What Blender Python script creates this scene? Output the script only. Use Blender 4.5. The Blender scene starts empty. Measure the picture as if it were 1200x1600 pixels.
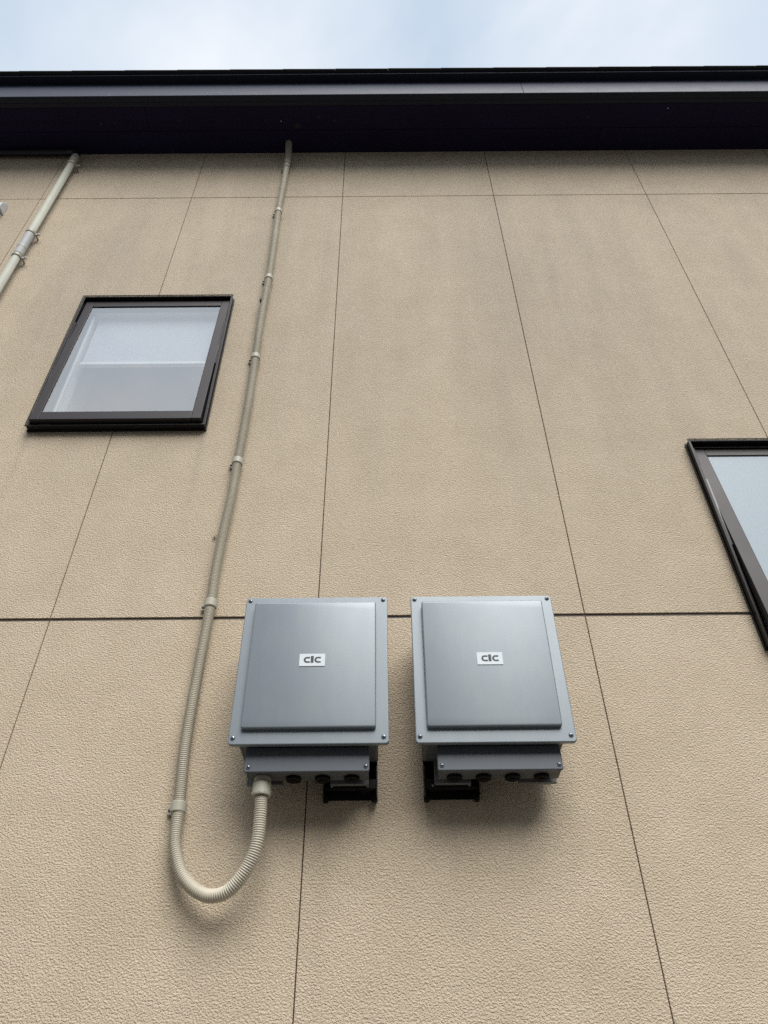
import bpy, bmesh, math, random
from mathutils import Vector, Matrix
R = math.radians
random.seed(7)
scene = bpy.context.scene
COL = scene.collection

# ---------------------------------------------------------------- camera
# x runs along the wall, y points into the wall (wall face at y = 0), z up; z = 0 is the
# horizontal joint between the lower and the upper siding panels; the ground is at GZ.
GZ = -2.97
cam = bpy.data.cameras.new('camera'); camo = bpy.data.objects.new('camera', cam); COL.objects.link(camo)
cam.sensor_fit = 'VERTICAL'; cam.sensor_height = 24.0; cam.lens = 24.0 * 1196.95 / 1600.0
cam.clip_start = 0.05; cam.clip_end = 1000
pitch, yaw, roll = 0.72771, 0.002275, -0.010069
fwd = Vector((math.sin(yaw)*math.cos(pitch), math.cos(yaw)*math.cos(pitch), math.sin(pitch)))
rt = Vector((math.cos(yaw), -math.sin(yaw), 0)); up = rt.cross(fwd)
r2 = rt*math.cos(roll) + up*math.sin(roll); u2 = -rt*math.sin(roll) + up*math.cos(roll)
M = Matrix((r2, u2, -fwd)).transposed().to_4x4(); M.translation = Vector((0.22589, -2.18551, -1.46907))
camo.matrix_world = M
scene.camera = camo

# ---------------------------------------------------------------- sky
SUN_EL, SUN_AZ = 48.0, 163.0      # azimuth clockwise from +y; the light comes over the camera's shoulder
world = bpy.data.worlds.new('World'); scene.world = world; world.use_nodes = True
nt = world.node_tree; nt.nodes.clear(); N = nt.nodes.new; L = nt.links.new
out = N('ShaderNodeOutputWorld'); bg = N('ShaderNodeBackground'); bg.inputs['Strength'].default_value = 0.05
sky = N('ShaderNodeTexSky'); sky.sky_type = 'NISHITA'; sky.sun_disc = False
sky.sun_elevation = R(SUN_EL); sky.sun_rotation = R(SUN_AZ); sky.air_density = 1.0; sky.dust_density = 2.0
tc = N('ShaderNodeTexCoord')
mp = N('ShaderNodeMapping'); mp.inputs['Scale'].default_value = (1, 1, 1.6); mp.inputs['Location'].default_value = (3.1, .4, 1.7)
L(tc.outputs['Generated'], mp.inputs['Vector'])
n1 = N('ShaderNodeTexNoise'); n1.inputs['Scale'].default_value = 2.6; n1.inputs['Detail'].default_value = 5; n1.inputs['Roughness'].default_value = .5
n1.inputs['Distortion'].default_value = .35
L(mp.outputs[0], n1.inputs['Vector'])
cr = N('ShaderNodeValToRGB'); cr.color_ramp.elements[0].position = .36; cr.color_ramp.elements[1].position = .66
cr.color_ramp.elements[0].color = (5.0, 5.95, 7.1, 1); cr.color_ramp.elements[1].color = (7.6, 8.0, 8.5, 1)
L(n1.outputs['Fac'], cr.inputs[0])
# overcast dome: dimmer towards the horizon, as under a real cloud layer
sep = N('ShaderNodeSeparateXYZ'); L(tc.outputs['Generated'], sep.inputs[0])
mr = N('ShaderNodeMapRange'); mr.inputs['From Min'].default_value = 0.0; mr.inputs['From Max'].default_value = 0.8
mr.inputs['To Min'].default_value = .36; mr.inputs['To Max'].default_value = 1.0
L(sep.outputs['Z'], mr.inputs['Value'])
sc = N('ShaderNodeVectorMath'); sc.operation = 'SCALE'; L(cr.outputs[0], sc.inputs[0]); L(mr.outputs[0], sc.inputs['Scale'])
mx = N('ShaderNodeMix'); mx.data_type = 'RGBA'; mx.inputs['Factor'].default_value = .93
L(sky.outputs[0], mx.inputs['A']); L(sc.outputs[0], mx.inputs['B']); L(mx.outputs['Result'], bg.inputs['Color']); L(bg.outputs[0], out.inputs[0])

sun = bpy.data.lights.new('sun', 'SUN'); sun.energy = 1.5; sun.angle = R(42); sun.color = (1.0, .965, .91)
suno = bpy.data.objects.new('sun', sun); COL.objects.link(suno)
d = Vector((math.sin(R(SUN_AZ))*math.cos(R(SUN_EL)), math.cos(R(SUN_AZ))*math.cos(R(SUN_EL)), math.sin(R(SUN_EL))))
suno.rotation_euler = d.to_track_quat('Z', 'Y').to_euler(); suno.location = d*20
vs = scene.view_settings; scene.display_settings.display_device = 'sRGB'
scene.cycles.use_adaptive_sampling = False; scene.cycles.use_denoising = False      # the fine grain of the siding survives only undenoised
vs.view_transform = 'Standard'; vs.look = 'None'; vs.exposure = 1.31; vs.gamma = 1; vs.use_curve_mapping = False

# ---------------------------------------------------------------- materials
def mat(name, col, rough=.6, metal=0.0, spec=.5, var=0.0, vscale=8, bump=0.0, bscale=60, bdist=.002, stretch=(1, 1, 1), coat=0):
    m = bpy.data.materials.new(name); m.use_nodes = True; t = m.node_tree; b = t.nodes['Principled BSDF']
    b.inputs['Base Color'].default_value = (*col, 1); b.inputs['Roughness'].default_value = rough
    b.inputs['Metallic'].default_value = metal; b.inputs['Specular IOR Level'].default_value = spec
    b.inputs['Coat Weight'].default_value = coat
    g = t.nodes.new('ShaderNodeNewGeometry'); mp = t.nodes.new('ShaderNodeMapping'); mp.inputs['Scale'].default_value = stretch
    t.links.new(g.outputs['Position'], mp.inputs['Vector'])
    if var:
        n = t.nodes.new('ShaderNodeTexNoise'); n.inputs['Scale'].default_value = vscale; n.inputs['Detail'].default_value = 6; n.inputs['Roughness'].default_value = .6
        t.links.new(mp.outputs[0], n.inputs['Vector'])
        r = t.nodes.new('ShaderNodeMapRange'); r.inputs['From Min'].default_value = .3; r.inputs['From Max'].default_value = .7
        r.inputs['To Min'].default_value = 1-var; r.inputs['To Max'].default_value = 1+var
        t.links.new(n.outputs['Fac'], r.inputs['Value'])
        v = t.nodes.new('ShaderNodeVectorMath'); v.operation = 'SCALE'; v.inputs[0].default_value = col
        t.links.new(r.outputs[0], v.inputs['Scale']); t.links.new(v.outputs[0], b.inputs['Base Color'])
        r2_ = t.nodes.new('ShaderNodeMapRange'); r2_.inputs['To Min'].default_value = rough-.08; r2_.inputs['To Max'].default_value = rough+.08
        t.links.new(n.outputs['Fac'], r2_.inputs['Value']); t.links.new(r2_.outputs[0], b.inputs['Roughness'])
    if bump:
        n = t.nodes.new('ShaderNodeTexNoise'); n.inputs['Scale'].default_value = bscale; n.inputs['Detail'].default_value = 4
        t.links.new(mp.outputs[0], n.inputs['Vector'])
        bp = t.nodes.new('ShaderNodeBump'); bp.inputs['Strength'].default_value = bump; bp.inputs['Distance'].default_value = bdist
        t.links.new(n.outputs['Fac'], bp.inputs['Height']); t.links.new(bp.outputs[0], b.inputs['Normal'])
    return m

def siding_material():
    m = bpy.data.materials.new('sprayed_stucco_siding'); m.use_nodes = True; t = m.node_tree; b = t.nodes['Principled BSDF']
    n = t.nodes.new; l = t.links.new
    g = n('ShaderNodeNewGeometry'); pos = g.outputs['Position']
    def noise(scale, detail, rough, stretch=(1, 1, 1), dist=0.0, loc=(0, 0, 0)):
        mp = n('ShaderNodeMapping'); mp.inputs['Scale'].default_value = stretch; mp.inputs['Location'].default_value = loc
        l(pos, mp.inputs['Vector']); x = n('ShaderNodeTexNoise'); x.inputs['Scale'].default_value = scale; x.inputs['Detail'].default_value = detail
        x.inputs['Roughness'].default_value = rough; x.inputs['Distortion'].default_value = dist; l(mp.outputs[0], x.inputs['Vector']); return x.outputs['Fac']
    def rng(v, a, c, lo, hi, clamp=True):
        r = n('ShaderNodeMapRange'); r.clamp = clamp
        r.inputs['From Min'].default_value = a; r.inputs['From Max'].default_value = c; r.inputs['To Min'].default_value = lo; r.inputs['To Max'].default_value = hi
        l(v, r.inputs['Value']); return r.outputs[0]
    def mth(op, a, c):
        x = n('ShaderNodeMath'); x.operation = op
        for i, q in enumerate((a, c)):
            if isinstance(q, (int, float)): x.inputs[i].default_value = q
            else: l(q, x.inputs[i])
        return x.outputs[0]
    def mixc(f, a, c):
        x = n('ShaderNodeMix'); x.data_type = 'RGBA'
        l(f, x.inputs['Factor'])
        for k, q in (('A', a), ('B', c)):
            if isinstance(q, tuple): x.inputs[k].default_value = (*q, 1)
            else: l(q, x.inputs[k])
        return x.outputs['Result']
    # relief: rounded sprayed grains with small pits between them
    coarse = rng(noise(172, 2.5, .6, (1, 1, 1.15), .15), .34, .66, 0, 1)
    fine = noise(290, 2, .6)
    swell = noise(38, 2, .5)
    h = mth('ADD', mth('ADD', mth('MULTIPLY', coarse, .72), mth('MULTIPLY', fine, .38)), mth('MULTIPLY', swell, .30))
    bp = n('ShaderNodeBump'); bp.inputs['Strength'].default_value = 1.0; bp.inputs['Distance'].default_value = .0038
    l(h, bp.inputs['Height']); l(bp.outputs[0], b.inputs['Normal'])
    # colour: warm beige coat, faint mottling, grey-green weathering in soft vertical washes on the upper storey
    base = mixc(rng(noise(5, 4, .6), .35, .65, 0, 1), (.620, .511, .370), (.675, .561, .416))
    sep = n('ShaderNodeSeparateXYZ'); l(pos, sep.inputs[0])
    zone = mth('MULTIPLY', rng(sep.outputs['Z'], -.2, 1.5, 0, 1), rng(sep.outputs['Z'], 2.5, 3.3, 1, .45))
    wash = rng(noise(1.5, 5, .62, (1.7, 1, .27), .3, (2.3, 0, 5.1)), .40, .66, 0, 1)
    streak = rng(noise(5.0, 4, .6, (2.2, 1, .16)), .40, .70, 0, 1)
    grit = rng(noise(150, 2, .7), .35, .62, .35, 1)
    st = mth('MULTIPLY', mth('MULTIPLY', mth('ADD', mth('MULTIPLY', wash, .27), mth('MULTIPLY', streak, .12)), zone), grit)
    sx = n('ShaderNodeSeparateXYZ'); l(pos, sx.inputs[0])
    def run(x, zt, wd, ln, amt):        # a faint dirt run starting at (x, zt) and fading downwards
        dx = mth('ABSOLUTE', mth('SUBTRACT', mth('ADD', sx.outputs['X'], mth('MULTIPLY', noise(9, 2, .5, (1, 1, .6)), .010)), x+.005), 0)
        a_ = rng(dx, 0, wd, 1, 0); b_ = mth('MULTIPLY', rng(sx.outputs['Z'], zt-ln, zt, 0, 1), rng(sx.outputs['Z'], zt, zt+.004, 1, 0))
        return mth('MULTIPLY', mth('MULTIPLY', a_, b_), amt)
    runs = run(-1.262, .945, .022, .55, .30)
    for q in ((-.526, .945, .024, .70, .34), (-.90, .945, .05, .35, .12), (1.492, -.14, .024, .6, .28), (-.384, 2.06, .012, .4, .22), (-.384, 1.39, .012, .35, .2), (-.384, .71, .012, .4, .2), (.05, -.63, .03, .8, .16), (.42, -.63, .03, .7, .16),
              (-.9, 3.028, .12, .5, .2), (.91, 3.028, .10, .7, .22), (1.83, 3.028, .10, .6, .2), (.35, 3.64, .2, .9, .12)):
        runs = mth('MAXIMUM', runs, run(*q))
    pit = mth('MULTIPLY', rng(h, .35, 1.05, 1, 0), .14)
    film = mth('ADD', mth('ADD', mth('ADD', st, mth('MULTIPLY', runs, grit)), pit), mth('MULTIPLY', rng(sep.outputs['Z'], -.3, 1.6, 0, .16), grit))
    c = mixc(film, base, (.27, .255, .222))
    oi = n('ShaderNodeObjectInfo'); k = rng(oi.outputs['Random'], 0, 1, .975, 1.02)
    v = n('ShaderNodeVectorMath'); v.operation = 'SCALE'; l(c, v.inputs[0]); l(k, v.inputs['Scale']); l(v.outputs[0], b.inputs['Base Color'])
    b.inputs['Roughness'].default_value = .72; b.inputs['Specular IOR Level'].default_value = .35
    return m

M_SIDING = siding_material()
M_JOINT = mat('joint_sealant', (.075, .052, .036), .8)
M_FLASH = mat('joint_flashing', (.05, .038, .030), .7, var=.7, vscale=120, stretch=(.3, 1, 1))
M_CONC = mat('foundation_render', (.33, .32, .30), .9, var=.15, bump=.4)
M_SOFFIT = mat('dark_stained_board', (.0095, .0062, .0300), .75, spec=.2, var=.25, vscale=7, stretch=(.35, 3, 3), bump=.4, bscale=60)
M_TRIM = mat('dark_trim_metal', (.005, .008, .020), .6, spec=.3, var=.12)
M_FASCIA = mat('fascia_steel', (.032, .042, .076), .6, .1, var=.14, vscale=14, bump=.12, bscale=20)
M_SHINGLE = mat('roof_slate', (.022, .025, .026), .8, var=.2)
M_SPOT = mat('lime_spot', (.5, .52, .52), .8)
M_KNOT = mat('board_knot', (.006, .004, .004), .7)
M_ALU = mat('dark_brown_aluminium', (.027, .022, .0255), .45, .05, spec=.35, var=.04, vscale=3)
M_ALU_D = mat('black_gasket_aluminium', (.005, .0045, .005), .42, 0, spec=.3)
M_WHITE = mat('white_vinyl', (.84, .85, .85), .5)
M_RAIL = mat('gloss_white_rail', (.93, .93, .93), .35)
M_REVEAL = mat('white_window_reveal', (.74, .76, .75), .6)
M_ROOM = mat('white_wallpaper', (.62, .61, .62), .8)
M_BLIND = mat('white_blind_fabric', (.56, .60, .66), .8)
def dusty(m, col):
    t = m.node_tree; b = t.nodes['Principled BSDF']; n = t.nodes.new; l = t.links.new
    g = n('ShaderNodeNewGeometry'); mp = n('ShaderNodeMapping'); mp.inputs['Scale'].default_value = (1, 1, .28); l(g.outputs['Position'], mp.inputs['Vector'])
    a = n('ShaderNodeTexNoise'); a.inputs['Scale'].default_value = 30; a.inputs['Detail'].default_value = 6; a.inputs['Roughness'].default_value = .65; l(mp.outputs[0], a.inputs['Vector'])
    c = n('ShaderNodeTexNoise'); c.inputs['Scale'].default_value = 5; c.inputs['Detail'].default_value = 3; l(g.outputs['Position'], c.inputs['Vector'])
    r = n('ShaderNodeMapRange'); r.inputs['From Min'].default_value = .45; r.inputs['From Max'].default_value = .8; r.inputs['To Max'].default_value = .16; l(a.outputs['Fac'], r.inputs['Value'])
    k = n('ShaderNodeMath'); k.operation = 'MULTIPLY_ADD'; k.inputs[1].default_value = .12; l(c.outputs['Fac'], k.inputs[0]); l(r.outputs[0], k.inputs[2])
    x = n('ShaderNodeMix'); x.data_type = 'RGBA'; x.inputs['A'].default_value = (*col, 1); x.inputs['B'].default_value = (.36, .35, .32, 1); l(k.outputs[0], x.inputs['Factor'])
    l(x.outputs['Result'], b.inputs['Base Color'])
    ro = n('ShaderNodeMapRange'); ro.inputs['To Min'].default_value = .30; ro.inputs['To Max'].default_value = .42; l(c.outputs['Fac'], ro.inputs['Value']); l(ro.outputs[0], b.inputs['Roughness'])
M_BOX = mat('grey_powder_coat', (.215, .245, .270), .40, .20, spec=.5, var=.02, vscale=4)
dusty(M_BOX, (.200, .240, .274))
M_BOXT = mat('terminal_cover_grey', (.10, .115, .135), .42, .1, spec=.4, var=.03, vscale=9)  # terminal covers are set darker than the cover plates above them
M_BOXB = mat('grey_box_body', (.10, .108, .115), .55, .1)
M_PLATE = mat('galvanised_plate', (.20, .205, .205), .55, .4)
M_BLACK = mat('black_bracket_steel', (.005, .005, .006), .5, spec=.3)
M_RUBBER = mat('black_rubber_plug', (.004, .004, .004), .7, spec=.2)
M_STEEL = mat('screw_steel', (.30, .33, .37), .32, 1.0)
M_LABEL = mat('label_white', (.66, .72, .76), .5)
M_INK = mat('label_ink', (.030, .040, .052), .55)
M_PF = mat('beige_conduit', (.56, .52, .425), .5, var=.10, vscale=7, stretch=(1, 1, .6))
M_PFC = mat('beige_conduit_fitting', (.42, .41, .335), .5, var=.06, vscale=12)
M_PFT = mat('weathered_conduit_sleeve', (.33, .31, .255), .6, var=.1)
M_PVC = mat('ivory_pvc', (.45, .46, .40), .4, var=.05, vscale=9)
M_PVCJ = mat('pale_grey_pvc', (.40, .415, .42), .6)
M_HOOD = mat('pale_grey_hood', (.55, .57, .60), .5, .0)
M_BRN = mat('dark_brown_pvc', (.008, .007, .012), .4)
M_GROUND = mat('gravel_ground', (.14, .132, .12), .95, var=.25, vscale=30, bump=.6, bscale=40, bdist=.02)
M_CLIP = mat('pipe_clamp_steel', (.36, .35, .29), .5, .1)

def glass_clear():
    m = bpy.data.materials.new('coated_clear_glass'); m.use_nodes = True; t = m.node_tree; t.nodes.clear(); n = t.nodes.new; l = t.links.new
    o = n('ShaderNodeOutputMaterial'); mxs = n('ShaderNodeMixShader'); tr = n('ShaderNodeBsdfTransparent'); gl = n('ShaderNodeBsdfGlossy')
    tr.inputs['Color'].default_value = (.97, .985, .99, 1); gl.inputs['Color'].default_value = (1, .985, .965, 1); gl.inputs['Roughness'].default_value = .0
    fb = n('ShaderNodeNewGeometry'); fm = n('ShaderNodeMath'); fm.operation = 'MULTIPLY_ADD'   # the coating sits on the outer face
    fm.inputs[1].default_value = -.48; fm.inputs[2].default_value = .48; l(fb.outputs['Backfacing'], fm.inputs[0]); l(fm.outputs[0], mxs.inputs[0]); l(tr.outputs[0], mxs.inputs[1]); l(gl.outputs[0], mxs.inputs[2])
    # dried rain spots: small pale diffuse dots on the pane
    g = n('ShaderNodeNewGeometry'); vo = n('ShaderNodeTexVoronoi'); vo.inputs['Scale'].default_value = 85; l(g.outputs['Position'], vo.inputs['Vector'])
    no = n('ShaderNodeTexNoise'); no.inputs['Scale'].default_value = 3.2; l(g.outputs['Position'], no.inputs['Vector'])
    wn = n('ShaderNodeMath'); wn.operation = 'LESS_THAN'; sz = n('ShaderNodeMapRange'); sz.inputs['From Min'].default_value = .45; sz.inputs['From Max'].default_value = .75
    sz.inputs['To Min'].default_value = 0; sz.inputs['To Max'].default_value = .13; l(no.outputs['Fac'], sz.inputs['Value'])
    l(vo.outputs['Distance'], wn.inputs[0]); l(sz.outputs[0], wn.inputs[1])
    k = n('ShaderNodeMath'); k.operation = 'MULTIPLY'; k.inputs[1].default_value = .55; l(wn.outputs[0], k.inputs[0])
    df = n('ShaderNodeBsdfDiffuse'); df.inputs['Color'].default_value = (.85, .87, .9, 1)
    m2 = n('ShaderNodeMixShader'); l(k.outputs[0], m2.inputs[0]); l(mxs.outputs[0], m2.inputs[1]); l(df.outputs[0], m2.inputs[2]); l(m2.outputs[0], o.inputs[0])
    return m
def glass_frost():
    m = bpy.data.materials.new('figured_frosted_glass'); m.use_nodes = True; t = m.node_tree; b = t.nodes['Principled BSDF']; n = t.nodes.new; l = t.links.new
    b.inputs['Base Color'].default_value = (.26, .33, .39, 1); b.inputs['Roughness'].default_value = .45; b.inputs['Specular IOR Level'].default_value = .5
    b.inputs['Coat Weight'].default_value = .0
    g = n('ShaderNodeNewGeometry'); no = n('ShaderNodeTexNoise'); no.inputs['Scale'].default_value = 300; no.inputs['Detail'].default_value = 3; l(g.outputs['Position'], no.inputs['Vector'])
    bp = n('ShaderNodeBump'); bp.inputs['Strength'].default_value = .35; bp.inputs['Distance'].default_value = .002; l(no.outputs['Fac'], bp.inputs['Height'])
    l(bp.outputs[0], b.inputs['Normal']); l(bp.outputs[0], b.inputs['Coat Normal'])
    return m
M_GLASS = glass_clear(); M_FROST = glass_frost()

# ---------------------------------------------------------------- mesh helpers
class MB:
    def __init__(s): s.bm = bmesh.new()
    def box(s, x0, x1, y0, y1, z0, z1, mtx=None):
        co = [(x, y, z) for x in (x0, x1) for y in (y0, y1) for z in (z0, z1)]
        if mtx: co = [mtx @ Vector(c) for c in co]
        v = [s.bm.verts.new(c) for c in co]
        for f in ((0, 1, 3, 2), (4, 6, 7, 5), (0, 4, 5, 1), (2, 3, 7, 6), (0, 2, 6, 4), (1, 5, 7, 3)): s.bm.faces.new([v[i] for i in f])
        return s
    def rbox(s, x0, x1, y0, y1, z0, z1, r, seg=5):      # box with rounded corners in the xz outline, y0 = front
        pts = []
        for cx, cz, a0 in ((x1-r, z1-r, 0), (x0+r, z1-r, 90), (x0+r, z0+r, 180), (x1-r, z0+r, 270)):
            for i in range(seg+1):
                a = R(a0 + 90*i/seg); pts.append((cx+r*math.cos(a), cz+r*math.sin(a)))
        return s.prism([(x, z) for x, z in pts], y0, y1)
    def prism(s, pts, y0, y1):                          # outline in xz (counter-clockwise), extruded along y
        a = [s.bm.verts.new((x, y0, z)) for x, z in pts]; b = [s.bm.verts.new((x, y1, z)) for x, z in pts]
        s.bm.faces.new(a); s.bm.faces.new(b[::-1]); n = len(pts)
        for i in range(n): s.bm.faces.new([a[(i+1) % n], a[i], b[i], b[(i+1) % n]])
        return s
    def tube(s, path, radii, n=16, caps=True):
        path = [Vector(p) for p in path]; prev = None; ref = Vector((0, -1, 0)) if abs((path[1]-path[0]).normalized().y) < .9 else Vector((1, 0, 0))
        for i, p in enumerate(path):
            tdir = (path[min(i+1, len(path)-1)] - path[max(i-1, 0)]).normalized()
            a = (ref - tdir*ref.dot(tdir)).normalized(); ref = a; b = tdir.cross(a)
            r = radii[i] if isinstance(radii, (list, tuple)) else radii
            ring = [s.bm.verts.new(p + (a*math.cos(2*math.pi*k/n) + b*math.sin(2*math.pi*k/n))*r) for k in range(n)]
            if prev:
                for k in range(n): s.bm.faces.new([prev[k], prev[(k+1) % n], ring[(k+1) % n], ring[k]])
            elif caps: s.bm.faces.new(ring[::-1])
            prev = ring
        if caps: s.bm.faces.new(prev)
        return s
    def dome(s, c, r, hh, n=14, m=4):                   # screw head bulging towards -y
        prev = None
        for j in range(m+1):
            a = (math.pi/2)*j/m; rr = r*math.cos(a); y = c[1]-hh*math.sin(a)
            if j == m:
                t = s.bm.verts.new((c[0], y, c[2]))
                for k in range(n): s.bm.faces.new([prev[k], prev[(k+1) % n], t])
                break
            ring = [s.bm.verts.new((c[0]+rr*math.cos(2*math.pi*k/n), y, c[2]+rr*math.sin(2*math.pi*k/n))) for k in range(n)]
            if prev:
                for k in range(n): s.bm.faces.new([prev[k], prev[(k+1) % n], ring[(k+1) % n], ring[k]])
            prev = ring
        return s
    def cells(s, xs, zs, y0, y1, holes):                # slab with rectangular holes, one connected shell
        def solid(i, j):
            if not (0 <= i < len(xs)-1 and 0 <= j < len(zs)-1): return False
            cx, cz = (xs[i]+xs[i+1])/2, (zs[j]+zs[j+1])/2
            return not any(a < cx < b and c < cz < d_ for a, b, c, d_ in holes)
        vt = {}
        def V(i, j, y):
            if (i, j, y) not in vt: vt[(i, j, y)] = s.bm.verts.new((xs[i], y, zs[j]))
            return vt[(i, j, y)]
        for i in range(len(xs)-1):
            for j in range(len(zs)-1):
                if not solid(i, j): continue
                s.bm.faces.new([V(i, j, y0), V(i+1, j, y0), V(i+1, j+1, y0), V(i, j+1, y0)])
                s.bm.faces.new([V(i, j, y1), V(i, j+1, y1), V(i+1, j+1, y1), V(i+1, j, y1)])
                if not solid(i-1, j): s.bm.faces.new([V(i, j, y0), V(i, j+1, y0), V(i, j+1, y1), V(i, j, y1)])
                if not solid(i+1, j): s.bm.faces.new([V(i+1, j, y0), V(i+1, j, y1), V(i+1, j+1, y1), V(i+1, j+1, y0)])
                if not solid(i, j-1): s.bm.faces.new([V(i, j, y0), V(i, j, y1), V(i+1, j, y1), V(i+1, j, y0)])
                if not solid(i, j+1): s.bm.faces.new([V(i, j+1, y0), V(i+1, j+1, y0), V(i+1, j+1, y1), V(i, j+1, y1)])
        return s
    def build(s, name, m, parent=None, bevel=0.0, seg=2, smooth=False, kind=None, label=None, tilt=None):
        if tilt: s.bm.transform(tilt)
        bmesh.ops.recalc_face_normals(s.bm, faces=s.bm.faces)
        me = bpy.data.meshes.new(name); s.bm.to_mesh(me); s.bm.free(); me.materials.append(m)
        o = bpy.data.objects.new(name, me); COL.objects.link(o)
        if parent: o.parent = parent
        if smooth:
            for p in me.polygons: p.use_smooth = True
        if bevel:
            b = o.modifiers.new('bevel', 'BEVEL'); b.width = bevel; b.segments = seg; b.limit_method = 'ANGLE'; b.angle_limit = R(40); b.harden_normals = False
        if kind: o['kind'] = kind
        if label: o['label'] = label
        return o
def thing(name, label, cat, group=None):
    o = bpy.data.objects.new(name, None); COL.objects.link(o); o.empty_display_size = .1
    o['label'] = label; o['category'] = cat
    if group: o['group'] = group
    return o

# ---------------------------------------------------------------- ground
g = MB(); g.box(-300, 300, -300, 300, GZ-.5, GZ); g.build('ground', M_GROUND, kind='structure')

# ---------------------------------------------------------------- house
house = thing('house', 'beige two storey house wall of sprayed siding panels under a dark eave, filling the photo', 'house')
WL = (-1.268, -.520, .948, 1.917)       # the two window openings: x0, x1, z0, z1 (outer edge of frame)
WR = (1.479, 2.232, -.142, .829)
def hole(w, i=.016): return (w[0]+i, w[1]-i, w[2]+i, w[3]-i)
HOLES = [hole(WL), hole(WR)]
TOP = 3.645
def cuts(a, b, k):
    s_ = {a, b}
    for h in HOLES:
        for v in h[k*2:k*2+2]:
            if a < v < b: s_.add(v)
    return sorted(s_)
rows = [(-2.72, -.0055), (.0065, 3.0275), (3.032, TOP-.001)]
mid = [-5.46, -4.55, -3.64, -2.73, -1.822, -.911, 0, .912, 1.834, 2.745, 3.655, 4.565, 5.475]
low = [-5.46, -4.55, -3.64, -2.73, -1.820, -.910, 0, .912, 1.826, 2.735, 3.645, 4.555, 5.475]
JW = .0017
for ri, (z0, z1) in enumerate(rows):
    js = low if ri == 0 else mid
    for a, b in zip(js[:-1], js[1:]):
        x0, x1 = a+JW, b-JW
        p = MB(); p.cells(cuts(x0, x1, 0), cuts(z0, z1, 1), random.uniform(-.0006, .0003), .014, HOLES)
        p.build('siding_panel', M_SIDING, house, bevel=.0012, seg=1)
p = MB(); p.cells(cuts(-5.46, 5.475, 0), cuts(-2.72, TOP+.3, 1), .0075, .12, HOLES); p.build('wall_backing', M_JOINT, house)
p = MB()
for a, b in ((-5.46, WR[0]-.002), (WR[1]+.002, 5.475)): p.box(a, b, .0025, .010, -.0050, .0008)
p.build('joint_flashing', M_FLASH, house)
MB().box(-5.44, 5.455, .02, .14, GZ, -2.735).build('foundation', M_CONC, house)

# eave: two soffit boards, trim, steel fascia, drip edge, slates
XS = [-5.7, -1.95, 1.65, 5.7]
for k, (ya, yb) in enumerate(((.12, -.1415), (-.1435, -.2885))):
    off = .7 if k else 0
    xs = [XS[0]] + [x+off for x in XS[1:-1]] + [XS[-1]]
    for a, b in zip(xs[:-1], xs[1:]):
        MB().box(a+.0008, b-.0008, yb, ya, TOP+.0005*k, TOP+.02).build('soffit_board', M_SOFFIT, house, bevel=.0008, seg=1)
for x, y, r in ((-1.55, -.19, .008), (-1.46, -.195, .007), (-1.05, -.205, .007), (-.82, -.18, .006), (-.50, -.205, .007), (-.16, -.222, .009), (-.30, -.17, .014), (-.06, -.20, .008),
                (1.55, -.21, .006), (.62, -.17, .005), (1.05, -.2, .005), (2.0, -.19, .006)):
    c = [(x+r*1.4*math.cos(a*math.pi/5), y+r*math.sin(a*math.pi/5)) for a in range(10)]
    k = MB(); vs_ = [k.bm.verts.new((px, py, TOP-.0004)) for px, py in c]; k.bm.faces.new(vs_); k.build('wood_knot', M_KNOT, house)
MB().box(-5.7, 5.7, -.318, -.2905, TOP-.003, TOP+.03).build('inner_trim', M_TRIM, house, bevel=.002)
MB().box(-5.7, 5.7, -.352, -.3195, TOP-.008, TOP+.03).build('outer_trim', M_TRIM, house, bevel=.002)
FZ = 3.833
for a, b in ((-5.7, -2.53), (-2.53, 1.126), (1.126, 4.78), (4.78, 5.7)):
    MB().box(a+.0008, b-.0008, -.358, -.33, TOP-.004, FZ-.001).build('fascia_panel', M_FASCIA, house, bevel=.0015)
sp = MB()
for i in range(70):
    x = random.choice((random.gauss(-.62, .22), random.uniform(-1.9, 2.2))); r = random.uniform(.0009, .0028)
    z = TOP + abs(random.gauss(.012, .03)); z = min(z, FZ-.02)
    sp.box(x-r, x+r, -.3588, -.3575, z-r*.8, z+r*.8)
sp.box(-1.457, -1.449, -.3592, -.3575, TOP+.004, TOP+.010)
sp.build('lime_spot', M_SPOT, house, kind='stuff')
MB().box(-5.72, 5.72, -.408, -.30, FZ, FZ+.018).build('drip_edge', M_TRIM, house, bevel=.002)
MB().box(-5.72, 5.72, -.419, -.38, FZ+.0185, FZ+.024).build('starter_strip', M_TRIM, house, bevel=.001)
x = -5.73; sl = None
while x < 5.73:
    s_ = MB(); w = .334
    mt = Matrix.Translation((x, 0, 0)) @ Matrix.Rotation(R(.3), 4, 'Z')
    s_.box(0, w-.0005, -.431, -.20, FZ+.0245, FZ+.0305, mt); s_.build('roof_slate', M_SHINGLE, house)
    x += w
MB().box(-5.75, 5.75, 0, 7.5, 0, .05).build('roof', M_SHINGLE, house, tilt=Matrix.Translation((0, -.33, FZ+.05)) @ Matrix.Rotation(R(-4), 4, 'X'))
for x, y in ((-1.13, -.012), (-.40, -.20), (2.05, -.26)):
    MB().tube([(x, y, TOP-.0025), (x, y, TOP+.001)], .0035, 8).build('nail_head', M_STEEL, house)

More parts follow.
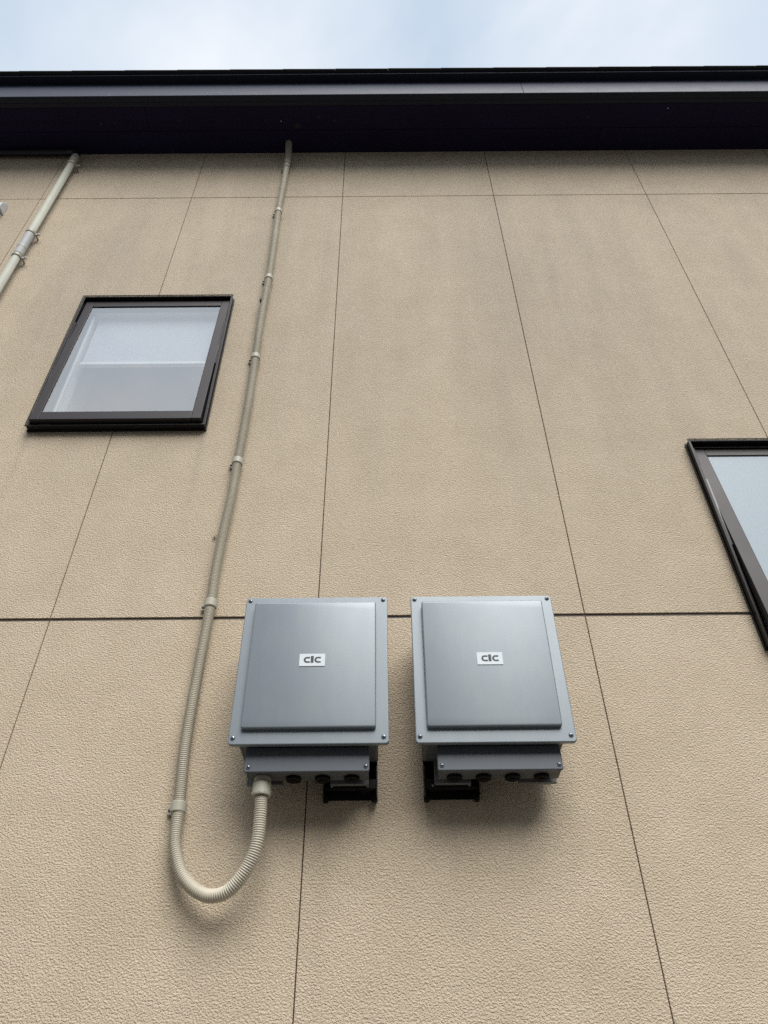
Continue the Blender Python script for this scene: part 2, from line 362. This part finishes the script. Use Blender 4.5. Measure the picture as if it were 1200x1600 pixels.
# windows ------------------------------------------------------------
def bar_frame(mb, x0, x1, y0, y1, z0, z1, w, wt=None, wb=None):
    wt = wt or w; wb = wb or w
    mb.box(x0, x0+w, y0, y1, z0, z1); mb.box(x1-w, x1, y0, y1, z0, z1)
    mb.box(x0+w, x1-w, y0, y1, z1-wt, z1); mb.box(x0+w, x1-w, y0, y1, z0, z0+wb)
def window(w, label, ang, frosted, hy=.020, sw=.039):
    x0, x1, z0, z1 = w
    f = MB(); bar_frame(f, x0, x1, -.034, .012, z0, z1, .0085)
    win = f.build('window', M_ALU_D, house, bevel=.0015, label=label)
    f = MB(); bar_frame(f, x0-.005, x1+.005, -.010, -.002, z0-.005, z1+.005, .0048); f.build('outer_flange', M_ALU_D, win, bevel=.001)
    f = MB(); bar_frame(f, x0+.009, x1-.009, -.012, .11, z0+.009, z1-.009, .016); f.build('inner_frame', M_ALU_D, win, bevel=.001)
    f = MB(); bar_frame(f, x0-.004, x1+.004, -.0385, -.0345, z0-.004, z1+.004, .0045); f.build('frame_lip', M_ALU_D, win, bevel=.001)
    # sash hung at the top, its foot pushed outwards
    a, b, c, d_ = x0+.014, x1-.014, z0+.014, z1-.020
    T = Matrix.Translation((0, hy-.012, d_)) @ Matrix.Rotation(R(-ang), 4, 'X') @ Matrix.Translation((0, .012, -d_))
    st, sb = .046, .050
    for xa, xb in ((a, a+sw), (b-sw, b)): MB().box(xa, xb, -.036, -.006, c, d_).build('stile', M_ALU, win, bevel=.0015, tilt=T)
    MB().box(a+sw+.0008, b-sw-.0008, -.0355, -.006, d_-st, d_).build('top_rail', M_ALU, win, bevel=.0015, tilt=T)
    MB().box(a+sw+.0008, b-sw-.0008, -.0355, -.006, c, c+sb).build('bottom_rail', M_ALU, win, bevel=.0015, tilt=T)
    gk = MB(); bar_frame(gk, a+sw-.001, b-sw+.001, -.0325, -.004, c+sb-.001, d_-st+.001, .0040); gk.build('gasket', M_ALU_D, win, tilt=T)
    MB().box(a+sw, b-sw, -.0305, -.0285, c+sb, d_-st, None).build('pane', M_FROST if frosted else M_GLASS, win, tilt=T)
    # white inner frame, reveal and the room behind
    f = MB(); bar_frame(f, x0+.0255, x1-.0255, .0165 if not frosted else .030, .024 if not frosted else .036, z0+.0255, z1-.0255, .026); f.build('weather_stop', M_ALU_D, win, bevel=.001)
    rv = MB(); bar_frame(rv, x0+.026, x1-.026, .0245 if not frosted else .0365, .10, z0+.026, z1-.026, .034); rv.build('vinyl_liner', M_WHITE, win, bevel=.002)
    rv = MB(); bar_frame(rv, x0+.012, x1-.012, .1205, .26, z0+.012, z1-.012, .024); rv.build('reveal', M_REVEAL, win)
    rm = MB(); rm.bm.free(); rm.bm = bmesh.new(); X0, X1, Z0, Z1, Y0, Y1 = x0-1.0, x1+1.0, z0-1.2, z1+.35, .262, 2.8
    q = [((X0, Y1, Z0), (X1, Y1, Z0), (X1, Y1, Z1), (X0, Y1, Z1)), ((X0, Y0, Z0), (X0, Y1, Z0), (X0, Y1, Z1), (X0, Y0, Z1)), ((X1, Y0, Z0), (X1, Y1, Z0), (X1, Y1, Z1), (X1, Y0, Z1)),
         ((X0, Y0, Z1), (X1, Y0, Z1), (X1, Y1, Z1), (X0, Y1, Z1)), ((X0, Y0, Z0), (X1, Y0, Z0), (X1, Y1, Z0), (X0, Y1, Z0))]
    for f4 in q: rm.bm.faces.new([rm.bm.verts.new(v) for v in f4])
    rm.build('room_lining', M_ROOM, win)
    wallr = MB(); HX = [X0, x0+.013, x1-.013, X1]; HZ = [Z0, z0+.013, z1-.013, Z1]
    wallr.cells(HX, HZ, .2615, .27, [(x0+.013, x1-.013, z0+.013, z1-.013)]); wallr.build('room_front_wall', M_ROOM, win)
    for xx in (x0+.0095, x1-.0175):
        MB().box(xx, xx+.008, -.031 if frosted else -.033, -.018, z0+.42, z1-.22).build('stay_arm', M_PLATE if frosted else M_ALU_D, win, bevel=.001)
    return win, T, (a, b, c, d_)
wl, T, (a, b, c, d_) = window(WL, 'small clear glazed window left of the conduit, half covered by a white blind', 2.5, False)
zb = 1.467
MB().box(WL[0]+.077, WL[1]-.077, .045, .047, zb, WL[3]-.077).build('blind', M_BLIND, wl)
MB().box(WL[0]+.0765, WL[1]-.0765, .030, .052, zb-.020, zb-.0005).build('blind_rail', M_RAIL, wl, bevel=.003)
MB().rbox(-.848, -.832, .0, .014, 0.975, 1.075, .006).build('window_handle', M_WHITE, wl, bevel=.002)
MB().box(WL[0]+.05, WL[0]+.10, -.030, -.020, WL[2]+.0095, WL[2]+.016).build('drain_cap', M_PLATE, wl, bevel=.001)
window(WR, 'frosted window at the right edge with its sash pushed slightly open', 4.4, True, .032, .052)

# ---------------------------------------------------------------- power conditioner boxes
def conditioner(x0, side, label):
    t = thing('power_conditioner', label, 'electrical box', 'grey power conditioner boxes on the wall')
    W = .445; zt, zb = -.052, -.5435; x1 = x0+W; yf = -.19
    MB().rbox(x0, x1, yf, yf+.014, zb, zt, .010).build('cover_plate', M_BOX, t, bevel=.0028, seg=3)
    rp_ = MB().rbox(x0+.033, x1-.036, yf-.0165, yf+.004, zb+.042, zt-.033, .007); za, zc = zb+.042, zt-.033
    for i in range(1, 14):
        g_ = rp_.bm.verts[:] + rp_.bm.edges[:] + rp_.bm.faces[:]
        bmesh.ops.bisect_plane(rp_.bm, geom=g_, plane_co=(0, 0, za+(zc-za)*i/14), plane_no=(0, 0, 1))
    for v in rp_.bm.verts:
        if v.co.y < yf-.01: v.co.y += .0085*((zc-v.co.z)/(zc-za))**2 - .0060
    rp_.build('raised_panel', M_BOX, t, bevel=.004, seg=3)
    for q in t.children[-1].data.polygons: q.use_smooth = abs(q.normal.y) > .9
    bx0, bx1 = x0+.026, x1-.031
    MB().rbox(bx0, bx1, yf+.0142, -.05, zb+.0085, zt-.02, .006).build('body', M_BOXB, t, bevel=.002)
    for sx, sz in ((x0+.0125, zt-.0125), (x1-.0135, zt-.0125), (x0+.0125, zb+.0195), (x1-.0145, zb+.0195)):
        s_ = MB().dome((sx, yf, sz), .0072, .0045).build('screw', M_STEEL, t, smooth=True)
        q = MB(); q.box(sx-.0026, sx+.0026, yf-.0052, yf-.0040, sz-.0007, sz+.0007); q.box(sx-.0007, sx+.0007, yf-.0053, yf-.0040, sz-.0026, sz+.0026); q.build('cross_slot', M_BLACK, s_)
    # terminal box below
    tx0 = x0+(.0588 if side > 0 else .0465); tx1 = tx0+.344; tz0 = -.607; ty = -.156
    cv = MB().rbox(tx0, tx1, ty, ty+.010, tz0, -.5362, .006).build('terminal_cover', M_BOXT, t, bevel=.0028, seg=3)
    MB().box(tx0+.004, tx1-.003, ty+.0102, -.085, tz0+.004, -.5360).build('terminal_box', M_BOXB, t, bevel=.0015)
    for sx in (tx0+.012, tx1-.010):
        s_ = MB().dome((sx, ty, tz0+.0145), .0066, .0045).build('screw', M_STEEL, t, smooth=True)
        sz = tz0+.0145; q = MB(); q.box(sx-.0022, sx+.0022, ty-.0052, ty-.0040, sz-.0006, sz+.0006); q.box(sx-.0006, sx+.0006, ty-.0053, ty-.0040, sz-.0022, sz+.0022); q.build('cross_slot', M_BLACK, s_)
        MB().tube([(sx, ty+.018, tz0+.003), (sx, ty+.018, tz0+.0055)], .0022, 8).build('rivet', M_BLACK, t)
    for i in range(4):
        if side < 0 and i == 0: continue
        hx = tx0+(.0485 if side > 0 else .052)+.0808*i
        q = MB().tube([(hx, -.106, tz0-.006), (hx, -.106, tz0-.004), (hx, -.106, tz0+.006)], [.0175, .0215, .0215], 24).build('cable_plug', M_RUBBER, t, bevel=.001)
        MB().tube([(hx, -.106, tz0-.009), (hx, -.106, tz0-.0045)], .010, 16).build('plug_nipple', M_RUBBER, q, bevel=.001)
    for a_, b_ in ((tx0-.004, tx0+.098), (tx1-.112, tx1-.004)):
        MB().box(a_, b_, -.064, -.0505, -.6055, -.50).build('mounting_plate', M_PLATE, t, bevel=.001)
    # black wall bracket on the side facing the neighbour
    bxa, bxb = (x1-.187, x1-.034) if side < 0 else (x0+.026, x0+.182)
    MB().box(bxa+.004, bxb-.004, -.0048, -.0012, -.628, -.16).build('wall_plate', M_BLACK, t)
    for xx in (bxa, bxb-.004):
        pts = [(-.0015, -.632), (-.050, -.632), (-.050, -.56), (-.046, -.545), (-.036, -.537), (-.0495, -.530), (-.0495, -.16), (-.0015, -.16)]
        m_ = MB(); A = [m_.bm.verts.new((xx, y, z)) for y, z in pts]; B = [m_.bm.verts.new((xx+.004, y, z)) for y, z in pts]
        m_.bm.faces.new(A); m_.bm.faces.new(B[::-1]); n = len(pts)
        for i in range(n): m_.bm.faces.new([A[i], A[(i+1) % n], B[(i+1) % n], B[i]])
        m_.build('bracket_arm', M_BLACK, t, bevel=.0006, seg=1)
    for xx in (bxa+.006, bxb-.008):
        MB().tube([(xx, -.020, -.640), (xx, -.020, -.622)], .0085, 12).build('bracket_foot', M_BLACK, t, bevel=.001)
    MB().box(bxa+.0045, bxb-.0045, -.048, -.030, -.612, -.585).build('cross_bar', M_BLACK, t, bevel=.001)
    for xx in (bxa+.024, bxb-.028):
        MB().dome((xx, -.048, -.604), .0045, .003, 10, 3).build('bracket_bolt', M_PLATE, t, smooth=True)
    # label with the lettering
    yl = yf-.0212; cx = x0+W/2-.002+(.001 if side < 0 else .006); cz = -.2915
    lb = MB().box(cx-.0378, cx+.0378, yl-.0006, yl+.003, cz-.0205, cz+.0205).build('label', M_LABEL, t)
    def cee(ox):
        ow, oh, th = .0192, .0196, .0049; pts = []
        r = oh/2
        pts.append((ox+ow, cz+oh/2))
        for i in range(9):
            a = R(90+180*i/8); pts.append((ox+r+r*math.cos(a)*.95, cz+oh/2*math.sin(a)))
        pts.append((ox+ow, cz-oh/2)); pts.append((ox+ow, cz-oh/2+th))
        for i in range(9):
            a = R(270-180*i/8); pts.append((ox+r+(r-th-.001)*math.cos(a)*.95, cz+(oh/2-th)*math.sin(a)))
        pts.append((ox+ow, cz+oh/2-th)); return pts
    le = MB()
    for ox in (cx-.0256, cx+.0062):
        pts = cee(ox); n = len(pts)//2; A = pts[:n+0]; B = pts[n:][::-1]
        va = [le.bm.verts.new((x, yl-.0011, z)) for x, z in A]; vb = [le.bm.verts.new((x, yl-.0011, z)) for x, z in B]
        for i in range(n-1): le.bm.faces.new([va[i], va[i+1], vb[i+1], vb[i]])
    le.box(cx-.0042, cx+.0042, yl-.0012, yl-.0005, cz-.0098, cz+.0128)
    le.build('lettering', M_INK, lb)
    return t
conditioner(-.207, -1, 'grey power conditioner box on the left, with the beige conduit entering its underside')
conditioner(.3115, 1, 'grey power conditioner box on the right, without any conduit attached')

# ---------------------------------------------------------------- corrugated conduit
def spline(pts, step):
    pts = [Vector(p) for p in pts]; P = [pts[0]*2-pts[1]] + pts + [pts[-1]*2-pts[-2]]; dense = []
    for i in range(1, len(P)-2):
        for k in range(40):
            t = k/40; a, b_, c_, d2 = P[i-1], P[i], P[i+1], P[i+2]
            dense.append(.5*((2*b_)+(c_-a)*t+(2*a-5*b_+4*c_-d2)*t*t+(3*b_-a-3*c_+d2)*t**3))
    dense.append(P[-2]); o = [dense[0]]; acc = 0
    for p0, p1 in zip(dense[:-1], dense[1:]):
        sg = (p1-p0).length; pos = 0
        while acc + (sg-pos) >= step:
            pos += step-acc; acc = 0; o.append(p0.lerp(p1, pos/sg))
        acc += sg-pos
    return o
cond = thing('conduit', 'beige corrugated conduit running down the wall and looping into the left grey box', 'conduit')
wall_pts = [(-.361, -.031, 3.42), (-.361, -.03, 3.2), (-.364, -.0295, 2.79), (-.3575, -.031, 2.45), (-.354, -.0295, 2.08), (-.3575, -.032, 1.72), (-.353, -.0295, 1.41), (-.350, -.031, 1.05),
            (-.354, -.0295, .726), (-.3535, -.033, .55), (-.361, -.034, .36), (-.3655, -.031, .17), (-.363, -.0295, .037), (-.3655, -.031, -.23), (-.3655, -.032, -.46), (-.357, -.0295, -.61), (-.353, -.030, -.65)]
loop_pts = [(-0.3480, -0.0340, -0.7390), (-0.3340, -0.0380, -0.7910), (-0.3100, -0.0440, -0.8380), (-0.2700, -0.0530, -0.8750), (-0.2260, -0.0640, -0.8940), (-0.1820, -0.0760, -0.8880), (-0.1480, -0.0870, -0.8580), (-0.1250, -0.0960, -0.8200), (-0.1120, -0.1030, -0.7740), (-0.1100, -0.1070, -0.7090), (-0.1120, -0.1080, -0.6580)]
fine = spline(wall_pts+loop_pts, .0015)
radii = []
for i in range(len(fine)):
    z = fine[i].z; base = .0180; radii.append(base + (0, -.0012, -.0034, -.0020)[i % 4] + (.0003*math.sin(i*.013)))
c_ = MB(); c_.tube(fine, radii, 14); c_.build('corrugated_tube', M_PF, cond, smooth=True)
# the sleeve that bends out into the soffit
tp = spline([(-.361, -.031, 3.40), (-.361, -.031, 3.47), (-.362, -.036, 3.55), (-.364, -.055, 3.62), (-.365, -.064, 3.66)], .01)
MB().tube(tp, .0212, 20).build('top_sleeve', M_PFT, cond, smooth=True)
def saddle(x, y, z, name='saddle_clamp', sidex=-1, r=.0218, h=.030, m=M_PFC, parent=cond):
    o = MB().tube([(x, y, z-h/2), (x, y, z-h/2+.003), (x, y, z+h/2-.003), (x, y, z+h/2)], [r-.001, r, r, r-.001], 24).build(name, m, parent, bevel=.0008)
    e = MB(); xa, xb = sorted((x+sidex*(r-.004), x+sidex*(r+.014))); e.rbox(xa, xb, -.012, -.0015, z-h*.42, z+h*.42, .006)
    e.build('clamp_ear', m, o, bevel=.001)
    MB().dome((x+sidex*(r+.0065), -.012, z), .0058, .0055, 12, 4).build('screw', M_PLATE, o, smooth=True)
    return o
for x, z in ((-.364, 2.79), (-.354, 2.08), (-.353, 1.41), (-.354, .726), (-.363, .037), (-.354, -.654)): saddle(x, -.0295, z)
saddle(-.361, -.031, 3.36, h=.018, m=M_PFT)
# connector under the terminal box
ch = MB().tube([(-.1125, -.108, -.655), (-.1125, -.108, -.651), (-.113, -.108, -.622), (-.113, -.108, -.617)], [.0250, .0258, .0258, .0245], 32).build('connector_nut', M_PFC, cond, bevel=.001)
MB().tube([(-.113, -.108, -.617), (-.113, -.108, -.610), (-.113, -.108, -.6035)], [.0225, .0232, .0232], 28).build('connector_neck', M_PFC, cond, bevel=.0008)
rb = MB()
for k in range(10):
    a = 2*math.pi*k/10+.2; x, y = -.1128+.0256*math.cos(a), -.108+.0256*math.sin(a)
    mt = Matrix.Translation((x, y, 0)) @ Matrix.Rotation(a, 4, 'Z'); rb.box(-.001, .0007, -.0025, .0025, -.6505, -.6225, mt)
rb.build('grip_rib', M_PFC, ch)
q = MB(); q.box(-.375, -.369, -.056, -.040, 1.84, 1.862); q.build('black_tape', M_BLACK, cond, bevel=.001)

# ---------------------------------------------------------------- downpipe at the left
dp = thing('downpipe', 'ivory plastic downpipe at the upper left corner with a pale coupling and clamps', 'pipe')
DX, DY = -1.721, -.042
MB().tube([(DX, DY, GZ+.05), (DX, DY, 3.50)], .0212, 28).build('pipe', M_PVC, dp, smooth=False, bevel=0)
for o in dp.children:
    for p_ in o.data.polygons: p_.use_smooth = len(p_.vertices) == 4
cp = MB().tube([(DX, DY, 2.308), (DX, DY, 2.312), (DX, DY, 2.520), (DX, DY, 2.524)], [.0236, .0246, .0246, .0236], 28).build('coupling', M_PVCJ, dp, smooth=False, bevel=.001)
MB().tube([(DX, DY, 2.372), (DX, DY, 2.382)], .0262, 28).build('coupling_ring', M_PVC, cp, bevel=.002)
MB().tube([(DX, DY, 3.43), (DX, DY, 3.435), (DX, DY, 3.50), (DX, DY, 3.515)], [.0238, .0248, .0248, .022], 28).build('top_socket', M_PFT, dp, bevel=.001)
for z in (2.540, 2.292, 3.40, .5, -1.4):
    o = MB().tube([(DX, DY, z-.010), (DX, DY, z+.010)], .0262, 28).build('pipe_clamp', M_CLIP, dp, bevel=.0015)
    l_ = MB(); l_.rbox(DX+.022, DX+.052, DY+.004, DY+.010, z-.009, z+.009, .004); l_.box(DX+.024, DX+.032, DY+.010, -.001, z-.005, z+.005); l_.build('clamp_lug', M_CLIP, o, bevel=.001)
    MB().dome((DX+.042, DY+.004, z), .0048, .004, 10, 3).build('screw', M_STEEL, o, smooth=True)
eb = spline([(DX, DY, 3.50), (DX-.002, DY, 3.545), (DX-.03, DY+.004, 3.585), (DX-.09, DY+.010, 3.598), (DX-.2, DY+.010, 3.600), (-3.2, DY+.010, 3.607)], .015)
MB().tube(eb, .0205, 20).build('elbow_branch', M_BRN, dp, smooth=True)

# ---------------------------------------------------------------- vent hood, only its corner in the frame
# ---------------------------------------------------------------- unseen house, added to darken the low reflections in the boxes
M_NWALL = mat('added_house_render', (.22, .20, .185), .85, var=.1, vscale=3, bump=.3)
nh = thing('added_reflection_house', 'low grey house added out of view behind the camera to darken the box reflections', 'house')
MB().box(-9, 10, -15, -8.2, GZ, 2.6).build('wall', M_NWALL, nh)
rf = MB(); A = [rf.bm.verts.new((-9.5, y, z)) for y, z in ((-15.6, 2.6), (-7.6, 2.6), (-11.6, 5.0))]; B = [rf.bm.verts.new((10.5, y, z)) for y, z in ((-15.6, 2.6), (-7.6, 2.6), (-11.6, 5.0))]
rf.bm.faces.new(A); rf.bm.faces.new(B[::-1])
for i in range(3): rf.bm.faces.new([A[i], A[(i+1) % 3], B[(i+1) % 3], B[i]])
rf.build('roof', M_SHINGLE, nh)
for x in (-6, -2.2, 2.4, 6.4):
    w_ = MB().box(x, x+1.6, -8.2, -8.16, .3, 1.5).build('window', M_ALU_D, nh, bevel=.004)
    MB().box(x+.06, x+1.54, -8.158, -8.15, .36, 1.44).build('pane', M_FROST, w_)

vh = thing('vent_hood', 'pale grey metal vent hood cut off by the left edge of the photo', 'vent')
m_ = MB(); pts = [(-.0, 2.93), (-.028, 2.925), (-.055, 2.88), (-.060, 2.80), (-.052, 2.80), (-.040, 2.83), (0, 2.83)]
A = [m_.bm.verts.new((-2.20, y, z)) for y, z in pts]; B = [m_.bm.verts.new((-1.982, y, z)) for y, z in pts]
m_.bm.faces.new(A); m_.bm.faces.new(B[::-1])
for i in range(len(pts)): m_.bm.faces.new([A[i], A[(i+1) % len(pts)], B[(i+1) % len(pts)], B[i]])
m_.build('hood', M_HOOD, vh, bevel=.004, seg=3)
MB().rbox(-2.19, -1.990, -.010, -.0012, 2.77, 2.945, .01).build('back_plate', M_HOOD, vh, bevel=.002)

# small spider on the wall beside the conduit
sd = thing('spider', 'tiny dark spider on the siding just left of the conduit', 'spider')
MB().tube([(-.3995, -.004, .345), (-.3990, -.005, .350), (-.3975, -.005, .356), (-.3970, -.004, .360)], [.0006, .0018, .0014, .0006], 8).build('body', M_BLACK, sd, smooth=True)
lg = MB()
for k in range(8):
    sx = -1 if k < 4 else 1; z = .349+.0022*(k % 4); e = (-1.5+k % 4)*.006
    lg.tube([(-.398, -.004, z), (-.398+sx*.004, -.006, z+e*.5), (-.398+sx*.008, -.0015, z+e)], .0004, 5)
lg.build('legs', M_BLACK, sd)
